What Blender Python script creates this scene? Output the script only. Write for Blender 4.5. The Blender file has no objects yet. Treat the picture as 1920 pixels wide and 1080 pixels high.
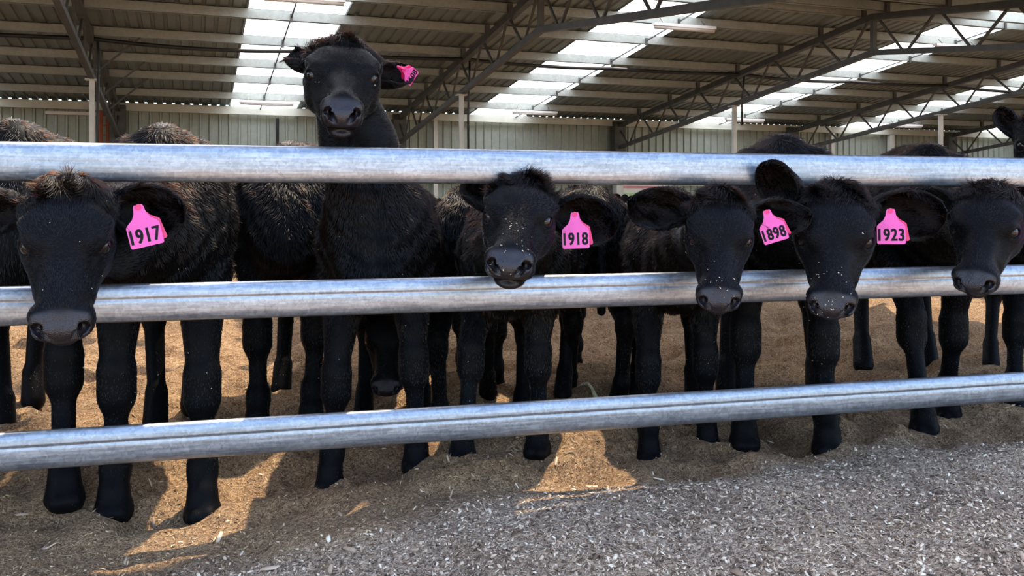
import bpy, math, random
import numpy as np
from mathutils import Vector, Matrix

# ------------------------------------------------------------------ camera, sky, sun, exposure
EYE = 0.94                       # camera height above the pen floor
FPX = 1700.0                     # focal length in pixels of the 1920 wide frame
YAW = math.radians(19.35)        # the shed's cross direction is +Y, the camera looks a little to the right of it
HOR = 382.0                      # pixel row of the horizon
sc = bpy.context.scene
cam_d = bpy.data.cameras.new('camera'); cam = bpy.data.objects.new('camera', cam_d)
sc.collection.objects.link(cam); sc.camera = cam
cam.location = (0, 0, EYE); cam.rotation_euler = (math.pi/2, 0, -YAW)
cam_d.sensor_width = 36; cam_d.lens = FPX/1920*36; cam_d.shift_y = -(540-HOR)/1920
cam_d.clip_start = .05; cam_d.clip_end = 300

world = bpy.data.worlds.new('sky'); sc.world = world; world.use_nodes = True
wn = world.node_tree.nodes; wl = world.node_tree.links
SUN = Vector((1.0, 1.35, 3.5)).normalized()
sky = wn.new('ShaderNodeTexSky'); sky.sky_type = 'NISHITA'; sky.sun_disc = False
sky.sun_elevation = math.asin(SUN.z); sky.sun_rotation = math.atan2(SUN.x, SUN.y)
sky.air_density = 1.0; sky.dust_density = 1.2; sky.ozone_density = 1.0
wl.new(sky.outputs[0], wn['Background'].inputs[0]); wn['Background'].inputs[1].default_value = 0.50
sun_d = bpy.data.lights.new('sun', 'SUN'); sun_d.energy = 13.0; sun_d.angle = math.radians(.6); sun_d.color = (1, .84, .62)
sun_o = bpy.data.objects.new('sun', sun_d); sc.collection.objects.link(sun_o)
sun_o.rotation_euler = SUN.to_track_quat('Z', 'Y').to_euler(); sun_o.location = (5, 8, 12)
sc.view_settings.view_transform = 'Standard'; sc.view_settings.look = 'None'
sc.view_settings.gamma = 1; sc.view_settings.exposure = 0.52; sc.view_settings.use_curve_mapping = False
try:
    sc.cycles.max_bounces = 8; sc.cycles.transparent_max_bounces = 12; sc.cycles.sample_clamp_indirect = 6
    sc.cycles.caustics_reflective = False; sc.cycles.caustics_refractive = False
except Exception: pass

# ------------------------------------------------------------------ helpers
FW = np.array([math.sin(YAW), math.cos(YAW), 0.]); RT = np.array([math.cos(YAW), -math.sin(YAW), 0.]); UPV = np.array([0, 0, 1.])
def at(px, py, Z):
    """world point seen at a pixel, Z metres along the view axis"""
    return RT*((px-960)/FPX*Z) + FW*Z + UPV*(EYE + (HOR-py)/FPX*Z)
def col(px, Z): 
    p = at(px, HOR, Z); return p[0], p[1]
def N(v): v = np.asarray(v, float); return v/ (np.linalg.norm(v)+1e-12)
def smooth(x, a, b):
    t = np.clip((x-a)/(b-a), 0, 1); return t*t*(3-2*t)
_rs = np.random.RandomState(7)
_tab = _rs.rand(256, 256)
def vnoise(x, y):
    xi = np.floor(x).astype(int); yi = np.floor(y).astype(int); fx = x-xi; fy = y-yi
    fx = fx*fx*(3-2*fx); fy = fy*fy*(3-2*fy)
    g = lambda a, b: _tab[a % 256, b % 256]
    return (g(xi, yi)*(1-fx)+g(xi+1, yi)*fx)*(1-fy) + (g(xi, yi+1)*(1-fx)+g(xi+1, yi+1)*fx)*fy - .5
def fence_side(X, Y):
    """metres in front of the fence line (towards the camera) and sideways position"""
    xv = X*RT[0]+Y*RT[1]; Z = X*FW[0]+Y*FW[1]
    return (3.025 + .2707*xv - Z)*.965, xv
def ground(X, Y):
    X = np.asarray(X, float); Y = np.asarray(Y, float)
    w, xv = fence_side(X, Y)
    front = smooth(w, -.10, .40)
    inside = 1-smooth(w, -.25, .15)
    z = front*(.085*smooth(xv, -1.2, .9) - .02) + .03*front*smooth(xv, .3, 2.2)
    z = z - .03*(1-smooth(xv, -1.0, -.1))*smooth(w, -.8, 0)
    lump = vnoise(X*3.1+3, Y*3.1)*.06 + vnoise(X*6.7, Y*6.7+9)*.06 + vnoise(X*14, Y*14)*.03 + vnoise(X*27, Y*27)*.010
    z = z + lump*(.50+1.05*inside)*np.where(Y < 14, 1, .5)
    z = z + vnoise(X*1.1, Y*1.1+4)*.07*(1-inside*.4)
    return z - .01

def tag(o, label=None, cat=None, group=None, kind=None):
    if label: o['label'] = label
    if cat: o['category'] = cat
    if group: o['group'] = group
    if kind: o['kind'] = kind
    return o
def mesh_obj(name, V, F, mat=None, parent=None, smooth_shade=False, mats=None):
    me = bpy.data.meshes.new(name)
    V = np.asarray(V, np.float32); 
    if isinstance(F, np.ndarray):
        n, k = F.shape
        me.vertices.add(len(V)); me.vertices.foreach_set('co', V.ravel())
        me.loops.add(n*k); me.loops.foreach_set('vertex_index', F.ravel().astype(np.int32))
        me.polygons.add(n); me.polygons.foreach_set('loop_start', np.arange(0, n*k, k, dtype=np.int32))
        me.update(calc_edges=True)
    else:
        me.from_pydata([tuple(map(float, v)) for v in V], [], F); me.update()
    if smooth_shade: me.polygons.foreach_set('use_smooth', np.ones(len(me.polygons), bool))
    if mat: me.materials.append(mat)
    o = bpy.data.objects.new(name, me); sc.collection.objects.link(o)
    if parent: o.parent = parent
    return o
def empty(name, loc=(0, 0, 0)):
    o = bpy.data.objects.new(name, None); o.empty_display_size = .1; o.location = loc; sc.collection.objects.link(o); return o
def to_local(parent, V): 
    return np.asarray(V, float) - np.array(parent.location)

class MB:
    """gathers boxes, bars and tubes for one mesh"""
    def __init__(s): s.V = []; s.F = []
    def add(s, V, F):
        n = len(s.V); s.V += [tuple(v) for v in V]; s.F += [tuple(i+n for i in f) for f in F]
    def box(s, lo, hi):
        x0, y0, z0 = lo; x1, y1, z1 = hi
        s.add([(x0,y0,z0),(x1,y0,z0),(x1,y1,z0),(x0,y1,z0),(x0,y0,z1),(x1,y0,z1),(x1,y1,z1),(x0,y1,z1)],
              [(3,2,1,0),(4,5,6,7),(0,1,5,4),(1,2,6,5),(2,3,7,6),(3,0,4,7)])
    def bar(s, a, b, w, h, up=(0, 0, 1)):
        a = np.array(a, float); b = np.array(b, float); d = N(b-a); sd = N(np.cross(d, up)); u = np.cross(sd, d)
        V = [p + sd*w/2*i + u*h/2*j for p in (a, b) for i, j in ((-1,-1),(1,-1),(1,1),(-1,1))]
        s.add(V, [(0,1,2,3),(7,6,5,4),(0,4,5,1),(1,5,6,2),(2,6,7,3),(3,7,4,0)])
    def tube(s, P, r, n=8, cap=True):
        P = [np.array(p, float) for p in P]; m = len(P); rings = []
        rr = r if hasattr(r, '__len__') else [r]*m
        ref = None
        for i in range(m):
            d = N(P[min(i+1, m-1)]-P[max(i-1, 0)])
            if ref is None: ref = N(np.cross(d, (0, 0, 1) if abs(d[2]) < .9 else (1, 0, 0)))
            ref = N(ref - d*np.dot(ref, d)); b = np.cross(d, ref)
            rings.append([P[i]+rr[i]*(ref*math.cos(t)+b*math.sin(t)) for t in np.arange(n)*2*math.pi/n])
        V = [v for r_ in rings for v in r_]
        F = [(i*n+j, i*n+(j+1) % n, (i+1)*n+(j+1) % n, (i+1)*n+j) for i in range(m-1) for j in range(n)]
        if cap: F += [tuple(range(n-1, -1, -1)), tuple((m-1)*n+j for j in range(n))]
        s.add(V, F)
    def build(s, name, mat, parent=None, sm=False):
        V = s.V if parent is None else to_local(parent, s.V)
        return mesh_obj(name, V, s.F, mat, parent, sm)

# ------------------------------------------------------------------ materials
def new_mat(name):
    m = bpy.data.materials.new(name); m.use_nodes = True
    return m, m.node_tree.nodes, m.node_tree.links, m.node_tree.nodes['Principled BSDF']
def ramp(n, stops):
    r = n.new('ShaderNodeValToRGB'); e = r.color_ramp.elements
    while len(e) < len(stops): e.new(.5)
    for k, (p, c) in enumerate(stops): e[k].position = p; e[k].color = (*c, 1) if len(c) == 3 else c
    return r
def simple(name, c, rough=.5, metal=0., var=.12, scale=8., bump=0.):
    m, n, l, b = new_mat(name)
    tc = n.new('ShaderNodeTexCoord'); nz = n.new('ShaderNodeTexNoise'); nz.inputs['Scale'].default_value = scale; nz.inputs['Detail'].default_value = 4
    l.new(tc.outputs['Object'], nz.inputs['Vector'])
    r = ramp(n, [(.3, tuple(x*(1-var) for x in c)), (.7, tuple(min(1, x*(1+var)) for x in c))])
    l.new(nz.outputs['Fac'], r.inputs[0]); l.new(r.outputs[0], b.inputs['Base Color'])
    b.inputs['Roughness'].default_value = rough; b.inputs['Metallic'].default_value = metal
    if bump:
        bp = n.new('ShaderNodeBump'); bp.inputs['Strength'].default_value = bump; bp.inputs['Distance'].default_value = .01
        l.new(nz.outputs['Fac'], bp.inputs['Height']); l.new(bp.outputs[0], b.inputs['Normal'])
    return m

def galvanised(name, c0, c1, rough=.38, metal=.75, sc_=60, streak=True, vor=.2):
    m, n, l, b = new_mat(name)
    tc = n.new('ShaderNodeTexCoord'); nz = n.new('ShaderNodeTexNoise'); nz.inputs['Scale'].default_value = sc_*.5
    nz.inputs['Detail'].default_value = 3; l.new(tc.outputs['Object'], nz.inputs['Vector'])
    mixv = n.new('ShaderNodeMixRGB'); mixv.inputs[0].default_value = .035
    l.new(tc.outputs['Object'], mixv.inputs[1]); l.new(nz.outputs['Color'], mixv.inputs[2])
    vo = n.new('ShaderNodeTexVoronoi'); vo.inputs['Scale'].default_value = sc_; l.new(mixv.outputs[0], vo.inputs['Vector'])
    n2 = n.new('ShaderNodeTexNoise'); n2.inputs['Scale'].default_value = 9; n2.inputs['Detail'].default_value = 6; n2.inputs['Roughness'].default_value = .65
    mp = n.new('ShaderNodeMapping'); mp.inputs['Scale'].default_value = (.8, 1, 14) if streak else (1, 1, 1)
    l.new(tc.outputs['Object'], mp.inputs[0]); l.new(mp.outputs[0], n2.inputs['Vector'])
    sp = n.new('ShaderNodeSeparateColor'); l.new(vo.outputs['Color'], sp.inputs[0])
    ma = n.new('ShaderNodeMath'); ma.operation = 'MULTIPLY_ADD'; ma.inputs[1].default_value = vor; l.new(sp.outputs[0], ma.inputs[0])
    mb = n.new('ShaderNodeMath'); mb.operation = 'MULTIPLY'; mb.inputs[1].default_value = 1.08-vor; l.new(n2.outputs['Fac'], mb.inputs[0]); l.new(mb.outputs[0], ma.inputs[2])
    r = ramp(n, [(.15, c0), (.55, tuple((a+b_)/2 for a, b_ in zip(c0, c1))), (.85, c1)]); l.new(ma.outputs[0], r.inputs[0])
    l.new(r.outputs[0], b.inputs['Base Color']); b.inputs['Metallic'].default_value = metal
    rr = n.new('ShaderNodeMapRange'); rr.inputs[3].default_value = rough-.1; rr.inputs[4].default_value = rough+.16
    l.new(ma.outputs[0], rr.inputs[0]); l.new(rr.outputs[0], b.inputs['Roughness'])
    bp = n.new('ShaderNodeBump'); bp.inputs['Strength'].default_value = .12; bp.inputs['Distance'].default_value = .003
    l.new(ma.outputs[0], bp.inputs['Height']); l.new(bp.outputs[0], b.inputs['Normal'])
    return m
M = {}
M['rail'] = galvanised('galvanised rail steel', (.15, .17, .205), (.58, .61, .65), .36, .85, 95)
M['purlin'] = galvanised('galvanised purlin steel', (.27, .30, .28), (.44, .48, .455), .5, .35, 25, False)
M['roof'] = galvanised('zinc roof sheet', (.17, .20, .195), (.27, .31, .30), .45, .5, 9, False)
M['wall'] = galvanised('zinc wall sheet', (.29, .345, .31), (.42, .48, .44), .5, .25, 9, False)
M['truss'] = simple('dark truss steel', (.085, .088, .085), .55, .3, .25, 6)
M['post'] = simple('pale steel post', (.62, .63, .60), .5, .2, .12, 3)
M['eave'] = simple('pale eave beam', (.55, .57, .50), .5, .2, .12, 2)
M['hose'] = simple('black poly pipe', (.008, .008, .009), .45)
M['white'] = simple('white enamel', (.75, .76, .76), .4, 0, .05)
M['rust'] = simple('rusty red steel', (.32, .08, .03), .7, 0, .3)
M['concrete'] = simple('concrete panel', (.42, .42, .40), .85, 0, .18, 3, .2)
M['sign_white'] = simple('sign face', (.78, .80, .76), .5, 0, .04)
M['sign_pink'] = simple('sign pink', (.75, .28, .32), .5, 0, .1)
M['sign_green'] = simple('sign green', (.45, .66, .32), .5, 0, .1)
M['blue'] = simple('blue tarpaulin', (.05, .20, .33), .6, 0, .15)

def skylight_mat():
    m, n, l, b = new_mat('translucent roof sheet')
    out = n['Material Output']; tr = n.new('ShaderNodeBsdfTransparent'); tl = n.new('ShaderNodeBsdfTranslucent'); mx = n.new('ShaderNodeMixShader')
    tr.inputs[0].default_value = (.92, .95, .97, 1); tl.inputs[0].default_value = (.9, .93, .95, 1); mx.inputs[0].default_value = .55
    l.new(tr.outputs[0], mx.inputs[1]); l.new(tl.outputs[0], mx.inputs[2]); l.new(mx.outputs[0], out.inputs[0]); n.remove(b)
    return m
M['skylight'] = skylight_mat()

def bedding_mat():
    m, n, l, b = new_mat('wood shaving bedding')
    tc = n.new('ShaderNodeTexCoord')
    at_ = n.new('ShaderNodeAttribute'); at_.attribute_name = 'fresh'
    def noise(s, d, r=.6, vec=None):
        z = n.new('ShaderNodeTexNoise'); z.inputs['Scale'].default_value = s; z.inputs['Detail'].default_value = d; z.inputs['Roughness'].default_value = r
        l.new(vec or tc.outputs['Object'], z.inputs['Vector']); return z
    a0 = noise(120, 6, .75); c = noise(2.2, 4); dist = noise(60, 2)
    mxv = n.new('ShaderNodeMixRGB'); mxv.inputs[0].default_value = .06; l.new(tc.outputs['Object'], mxv.inputs[1]); l.new(dist.outputs['Color'], mxv.inputs[2])
    vo = n.new('ShaderNodeTexVoronoi'); vo.inputs['Scale'].default_value = 150; l.new(mxv.outputs[0], vo.inputs['Vector'])
    se = n.new('ShaderNodeSeparateColor'); l.new(vo.outputs['Color'], se.inputs[0])
    h1 = n.new('ShaderNodeMath'); h1.operation = 'MULTIPLY_ADD'; h1.inputs[1].default_value = .34; l.new(se.outputs[0], h1.inputs[0])
    h2 = n.new('ShaderNodeMath'); h2.operation = 'MULTIPLY'; h2.inputs[1].default_value = .68; l.new(a0.outputs['Fac'], h2.inputs[0]); l.new(h2.outputs[0], h1.inputs[2])
    class _A: outputs = {'Fac': h1.outputs[0]}
    a = _A
    old = ramp(n, [(.30, (.05, .024, .010)), (.43, (.26, .135, .060)), (.58, (.52, .31, .15)), (.74, (.80, .56, .32))])
    new = ramp(n, [(.32, (.075, .043, .026)), (.45, (.36, .235, .145)), (.58, (.68, .48, .32)), (.72, (.95, .74, .54))])
    l.new(a.outputs['Fac'], old.inputs[0]); l.new(a.outputs['Fac'], new.inputs[0])
    mx = n.new('ShaderNodeMixRGB'); l.new(at_.outputs['Fac'], mx.inputs[0]); l.new(old.outputs[0], mx.inputs[1]); l.new(new.outputs[0], mx.inputs[2])
    wet = ramp(n, [(.36, (.55, .50, .47)), (.60, (1, 1, 1))]); l.new(c.outputs['Fac'], wet.inputs[0])
    mu = n.new('ShaderNodeMixRGB'); mu.blend_type = 'MULTIPLY'; mu.inputs[0].default_value = .8; l.new(mx.outputs[0], mu.inputs[1]); l.new(wet.outputs[0], mu.inputs[2])
    l.new(mu.outputs[0], b.inputs['Base Color']); b.inputs['Roughness'].default_value = .9
    mid = noise(28, 5)
    ad = n.new('ShaderNodeMath'); ad.operation = 'MULTIPLY_ADD'; ad.inputs[1].default_value = 2.2; l.new(mid.outputs['Fac'], ad.inputs[0]); l.new(a.outputs['Fac'], ad.inputs[2])
    bp = n.new('ShaderNodeBump'); bp.inputs['Strength'].default_value = .9; bp.inputs['Distance'].default_value = .02
    l.new(ad.outputs[0], bp.inputs['Height']); l.new(bp.outputs[0], b.inputs['Normal'])
    return m
M['bedding'] = bedding_mat()
def chip_mat(name, stops):
    m, n, l, b = new_mat(name)
    a = n.new('ShaderNodeAttribute'); a.attribute_name = 'shade'
    r = ramp(n, stops); l.new(a.outputs['Fac'], r.inputs[0]); l.new(r.outputs[0], b.inputs['Base Color']); b.inputs['Roughness'].default_value = .75
    return m
M['chip_new'] = chip_mat('fresh wood chips', [(0, (.06, .034, .02)), (.35, (.31, .19, .115)), (.75, (.72, .52, .35)), (1, (.95, .79, .58))])
M['chip_old'] = chip_mat('soiled wood fibres', [(0, (.08, .04, .02)), (.4, (.32, .18, .08)), (.8, (.58, .37, .19)), (1, (.82, .62, .38))])

def coat_mat():
    m, n, l, b = new_mat('black hide')
    def attr(nm):
        a = n.new('ShaderNodeAttribute'); a.attribute_name = nm; return a
    tc = n.new('ShaderNodeTexCoord'); nz = n.new('ShaderNodeTexNoise'); nz.inputs['Scale'].default_value = 260; nz.inputs['Detail'].default_value = 2
    l.new(tc.outputs['Object'], nz.inputs['Vector'])
    vo = n.new('ShaderNodeTexVoronoi'); vo.inputs['Scale'].default_value = 330; l.new(tc.outputs['Object'], vo.inputs['Vector'])
    no = attr('nose'); ins = attr('inner')
    m1 = n.new('ShaderNodeMixRGB'); m1.inputs[1].default_value = (.0045, .0044, .005, 1); m1.inputs[2].default_value = (.009, .0055, .005, 1); l.new(ins.outputs['Fac'], m1.inputs[0])
    m2 = n.new('ShaderNodeMixRGB'); m2.inputs[2].default_value = (.016, .012, .014, 1); l.new(no.outputs['Fac'], m2.inputs[0]); l.new(m1.outputs[0], m2.inputs[1])
    l.new(m2.outputs[0], b.inputs['Base Color'])
    sl = n.new('ShaderNodeMapRange'); sl.inputs[3].default_value = .06; sl.inputs[4].default_value = .5; l.new(no.outputs['Fac'], sl.inputs[0]); l.new(sl.outputs[0], b.inputs['Specular IOR Level'])
    rr = n.new('ShaderNodeMapRange'); rr.inputs[3].default_value = .48; rr.inputs[4].default_value = .28; l.new(no.outputs['Fac'], rr.inputs[0]); l.new(rr.outputs[0], b.inputs['Roughness'])
    b1 = n.new('ShaderNodeBump'); b1.inputs['Strength'].default_value = .35; b1.inputs['Distance'].default_value = .002; l.new(nz.outputs['Fac'], b1.inputs['Height'])
    b2 = n.new('ShaderNodeBump'); b2.inputs['Distance'].default_value = .0018
    mu = n.new('ShaderNodeMath'); mu.operation = 'MULTIPLY'; mu.inputs[1].default_value = .6; l.new(no.outputs['Fac'], mu.inputs[0]); l.new(mu.outputs[0], b2.inputs['Strength'])
    l.new(vo.outputs['Distance'], b2.inputs['Height']); l.new(b1.outputs[0], b2.inputs['Normal']); l.new(b2.outputs[0], b.inputs['Normal'])
    return m
M['hide'] = coat_mat()
def fur_mat(name, mel, red, rough):
    m = bpy.data.materials.new(name); m.use_nodes = True; n = m.node_tree.nodes; l = m.node_tree.links
    n.remove(n['Principled BSDF']); h = n.new('ShaderNodeBsdfHairPrincipled'); h.parametrization = 'MELANIN'
    h.inputs['Melanin'].default_value = mel; h.inputs['Melanin Redness'].default_value = red
    h.inputs['Roughness'].default_value = rough; h.inputs['Radial Roughness'].default_value = .5
    at_ = n.new('ShaderNodeAttribute'); at_.attribute_name = 'sun_glint'; mr = n.new('ShaderNodeMapRange'); mr.inputs[3].default_value = mel; mr.inputs[4].default_value = .15; l.new(at_.outputs['Fac'], mr.inputs[0]); l.new(mr.outputs[0], h.inputs['Melanin'])  # lowers melanin where sun glints are painted into the hair
    h.inputs['IOR'].default_value = 1.42; h.inputs['Random Color'].default_value = .10; h.inputs['Random Roughness'].default_value = .3
    l.new(h.outputs[0], n['Material Output'].inputs[0]); return m
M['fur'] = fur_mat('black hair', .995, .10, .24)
def gloss(name, c, rough=.09, coat=0.):
    m, n, l, b = new_mat(name); b.inputs['Base Color'].default_value = (*c, 1); b.inputs['Roughness'].default_value = rough; b.inputs['Coat Weight'].default_value = coat
    return m
M['eye'] = gloss('dark wet eye', (.012, .008, .007))
M['pink'] = simple('pink tag plastic', (.86, .10, .42), .42, 0, .05, 30)
M['red'] = simple('red tag plastic', (.85, .03, .16), .42, 0, .05, 30)
M['ink'] = simple('black tag ink', (.012, .008, .012), .6)
M['fleck'] = simple('pale shaving fleck', (.75, .62, .42), .7, 0, .25, 90)
M['twine'] = simple('pale yellow twine', (.75, .66, .38), .7, 0, .3, 60)
M['cord'] = simple('black cord', (.01, .01, .01), .6)

# ------------------------------------------------------------------ shed shell
WALL_Y, RIDGE_Y, FRONT_Y = 22.5, 12.5, 2.62
EAVE_Z, SB, SF = 3.29, .107, .129
RIDGE_Z = EAVE_Z + (WALL_Y-RIDGE_Y)*SB
def roof_z(Y): return EAVE_Z + (WALL_Y-Y)*SB if Y >= RIDGE_Y else RIDGE_Z - (RIDGE_Y-Y)*SF
XL, XR = -14.2, 34.
TRUSS_X = [-8.1, -1.61, 4.84, 10.9, 16.5, 22.4, 28.4]
STRIPS = [(-5.8, -4.2), (.83, 2.38), (6.8, 8.3), (13.2, 14.6), (18.5, 19.9), (23.9, 25.3)]
def rib_profile(x0, x1, pitch=.2, h=.028):
    """x, height pairs of a trapezoid ribbed sheet"""
    k0 = math.floor(x0/pitch)-1; out = []
    for k in range(k0, math.ceil(x1/pitch)+1):
        b = k*pitch
        for dx, z in ((0, 0), (.118, 0), (.135, h), (.178, h), (.195, 0)):
            out.append((b+dx, z))
    X_ = [o[0] for o in out]; Z_ = [o[1] for o in out]; e0, e1 = float(np.interp(x0, X_, Z_)), float(np.interp(x1, X_, Z_))
    return [(x0, e0)]+[o for o in out if x0+.001 < o[0] < x1-.001]+[(x1, e1)]
def ribbed_roof(name, x0, x1, y0, y1, mat, lift=0.):
    P = rib_profile(x0, x1); V = []
    for Y in (y0, y1):
        zz = (EAVE_Z+(WALL_Y-Y)*SB) if min(y0, y1) >= RIDGE_Y-.001 else RIDGE_Z-(RIDGE_Y-Y)*SF
        V += [(x, Y, zz+h+lift) for x, h in P]
    n = len(P); F = [(i, i+1, n+i+1, n+i) for i in range(n-1)]
    return mesh_obj(name, V, F, mat)
FRONT_OPEN = [(-5.8, -4.2, 3.6, RIDGE_Y), (-.8, .35, 3.36, RIDGE_Y), (.35, 1.45, 3.90, RIDGE_Y), (1.75, 2.5, 3.80, 6.2), (6.8, 8.3, FRONT_Y, RIDGE_Y), (13.2, 14.6, FRONT_Y, RIDGE_Y), (18.5, 19.9, FRONT_Y, RIDGE_Y), (23.9, 25.3, FRONT_Y, RIDGE_Y)]  # strips above the fence are unseen additions, shaped to throw sun patches
BACK_OPEN = [(a, b, RIDGE_Y, WALL_Y+.2) for a, b in STRIPS]
def ribbed_multi(name, openings, y0, y1, mat):
    mb = MB(); spans = []; x = XL
    for a, b, u, v in openings:
        spans += [(x, a, y0, y1)]; x = b
        if u > y0+.01: spans.append((a, b, y0, u))
        if v < y1-.01: spans.append((a, b, v, y1))
    spans.append((x, XR, y0, y1))
    for a, b, u, v in spans:
        P = rib_profile(a, b); V = []
        for Y in (u, v):
            zz = (EAVE_Z+(WALL_Y-Y)*SB) if y0 >= RIDGE_Y-.001 else RIDGE_Z-(RIDGE_Y-Y)*SF
            V += [(x_, Y, zz+h) for x_, h in P]
        n = len(P); mb.add(V, [(i, i+1, n+i+1, n+i) for i in range(n-1)])
    return mb.build(name, mat)
tag(ribbed_multi('ceiling', BACK_OPEN, RIDGE_Y, WALL_Y+.2, M['roof']), kind='structure')
tag(ribbed_multi('ceiling', FRONT_OPEN, FRONT_Y, RIDGE_Y, M['roof']), kind='structure')
for k, (a, b, y0, y1) in enumerate(BACK_OPEN+FRONT_OPEN):
    tag(ribbed_roof('window_%d' % (k+1), a-.06, b+.06, y0, y1, M['skylight'], .004), kind='structure')  # roof sheets; front ones above the fence are added to let sun in
# walls
P = rib_profile(XL, XR, .22, -.045)
V = [(x, WALL_Y+.15+h, z) for z in (-.05, EAVE_Z-.02) for x, h in P]; n = len(P)
tag(mesh_obj('wall_back', V, [(i, i+1, n+i+1, n+i) for i in range(n-1)], M['wall']), kind='structure')
for nm, X in (('wall_left', XL), ('wall_right', XR)):
    P = rib_profile(FRONT_Y, WALL_Y+.1, .22, -.03)
    V = [(X+h*(1 if X > 0 else -1), y, -.05) for y, h in P] + [(X+h*(1 if X > 0 else -1), y, roof_z(y)-.01) for y, h in P]; n = len(P)
    tag(mesh_obj(nm, V, [(i, i+1, n+i+1, n+i) for i in range(n-1)], M['wall']), kind='structure')
mb = MB(); mb.box((XL, WALL_Y-.14, EAVE_Z-.22), (XR, WALL_Y+.04, EAVE_Z-.06)); mb.box((XL, WALL_Y-.16, EAVE_Z-.235), (XR, WALL_Y-.08, EAVE_Z-.215))
tag(mb.build('trim_1', M['eave']), kind='structure')
mb = MB(); mb.box((XL, WALL_Y-.02, 1.45), (XR, WALL_Y+.1, 1.58))
tag(mb.build('trim_2', M['eave']), kind='structure')
# purlins: lipped C sections running the length of the shed
PUR = [21.1, 19.5, 18.2, 16.6, 15.1, 13.9, 12.75, 12.2, 10.9, 9.5, 8.1, 6.7, 5.3, 3.9, 2.75]
for Y in PUR:
    z = roof_z(Y)-.01; h = .16; mb = MB()
    mb.box((XL, Y, z-h), (XR, Y+.006, z)); mb.box((XL, Y, z-.006), (XR, Y+.07, z)); mb.box((XL, Y, z-h), (XR, Y+.07, z-h+.006))
    mb.box((XL, Y+.064, z-h), (XR, Y+.07, z-h+.02)); mb.box((XL, Y+.064, z-.02), (XR, Y+.07, z))
    tag(mb.build('purlin', M['purlin']), kind='structure')
# bridging rods between the purlins
for X in (-4.9, 1.5, 7.95, 14.1, 19.3, 25.):
    mb = MB(); ys = [WALL_Y]+[y for y in PUR if y > 12.6]
    for a, b in zip(ys[:-1], ys[1:]): mb.bar((X, a, roof_z(a)-.11), (X, b, roof_z(b)-.11), .022, .022)
    for y in ys: mb.box((X-.02, y-.03, roof_z(y)-.2), (X+.02, y+.0, roof_z(y)-.06))
    tag(mb.build('bridging_rod', M['truss']), kind='structure')
# trusses
for X in TRUSS_X:
    top = lambda Y: roof_z(Y)-.25
    bot = lambda Y: top(Y)-.60
    y0, y1 = WALL_Y-.15, FRONT_Y+.25
    r = tag(empty('roof_truss', (X, RIDGE_Y, 0)), kind='structure')
    mb = MB()
    for a, b in ((y0, RIDGE_Y), (RIDGE_Y, y1)): mb.bar((X, a, top(a)), (X, b, top(b)), .11, .11)
    mb.build('top_chord', M['truss'], r)
    mb = MB()
    for a, b in ((y0, RIDGE_Y), (RIDGE_Y, y1)): mb.bar((X, a, bot(a)), (X, b, bot(b)), .09, .09)
    mb.build('bottom_chord', M['truss'], r)
    mb = MB(); mb.bar((X, RIDGE_Y, bot(RIDGE_Y)), (X, RIDGE_Y, top(RIDGE_Y)), .08, .08, (1, 0, 0))
    for sgn, lim in ((1, y0), (-1, y1)):
        n = 7; L = (lim-RIDGE_Y)/n
        for i in range(n):
            a, m_, b = RIDGE_Y+L*i, RIDGE_Y+L*(i+.5), RIDGE_Y+L*(i+1)
            mb.bar((X, a+L*.06, top(a)), (X, m_, bot(m_)), .032, .032, (1, 0, 0)); mb.bar((X, m_+L*.06, bot(m_)), (X, b, top(b)), .035, .035, (1, 0, 0))
    mb.build('web', M['truss'], r)
    mb = MB()
    for Y in PUR: mb.box((X-.04, Y-.05, roof_z(Y)-.26), (X+.04, Y+.0, roof_z(Y)-.03))
    mb.build('purlin_cleat', M['truss'], r)
    mb = MB(); mb.box((X-.16, WALL_Y-.32, 2.2), (X+.16, WALL_Y-.02, EAVE_Z-.12)); mb.build('haunch', M['truss'], r)
    mb = MB(); mb.box((X-.10, WALL_Y-.30, -.05), (X+.10, WALL_Y-.04, 2.2)); mb.build('column', M['post'], r)
    # mid column standing on the trough wall line
    if -3 < X < 20:
        mb = MB(); Yp = 16.7
        mb.box((X-.04, Yp-.04, 0), (X+.04, Yp+.04, bot(Yp)-.03)); mb.box((X-.1, Yp-.1, bot(Yp)-.05), (X+.1, Yp+.1, bot(Yp)-.03))
        tag(mb.build('post', M['post']), kind='structure')
# fly braces from truss to purlins (left bay)
for X in (-1.61,):
    for Y in (19.5, 18.2, 16.6):
        mb = MB(); mb.bar((X, Y, roof_z(Y)-.85), (X+.75, Y, roof_z(Y)-.17), .03, .03, (0, 1, 0)); tag(mb.build('fly_brace', M['truss']), kind='structure')
# extra wall columns seen between the trusses
for X, w in ((5.8, .10), (18.0, .12), (20.2, .16)):
    mb = MB(); mb.box((X-w/2, WALL_Y-.16, 0), (X+w/2, WALL_Y-.02, EAVE_Z-.22)); tag(mb.build('post', M['post']), kind='structure')
mb = MB(); mb.box((-2.0, WALL_Y-.2, 0), (-1.93, WALL_Y-.13, EAVE_Z-.26)); mb.box((-1.86, WALL_Y-.2, 0), (-1.80, WALL_Y-.13, EAVE_Z-.26))
for q in range(7): mb.box((-1.94, WALL_Y-.18, 1.6+.22*q), (-1.85, WALL_Y-.15, 1.62+.22*q))
tag(mb.build('steel_ladder', M['rust']), 'rusty red steel upright fixed to the back wall beside the leftmost pale post', 'wall fitting')
mb = MB(); mb.box((-3.1, WALL_Y-.12, EAVE_Z-.36), (-2.0, WALL_Y-.02, EAVE_Z-.29)); tag(mb.build('trim_3', M['white']), kind='structure')
# downpipe
mb = MB(); mb.tube([(1.9, WALL_Y-.08, z) for z in (0, 1.5, EAVE_Z-.3)], .035); tag(mb.build('downpipe', M['hose']), 'thin dark pipe running down the back wall below the leftmost skylight', 'pipe')

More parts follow.
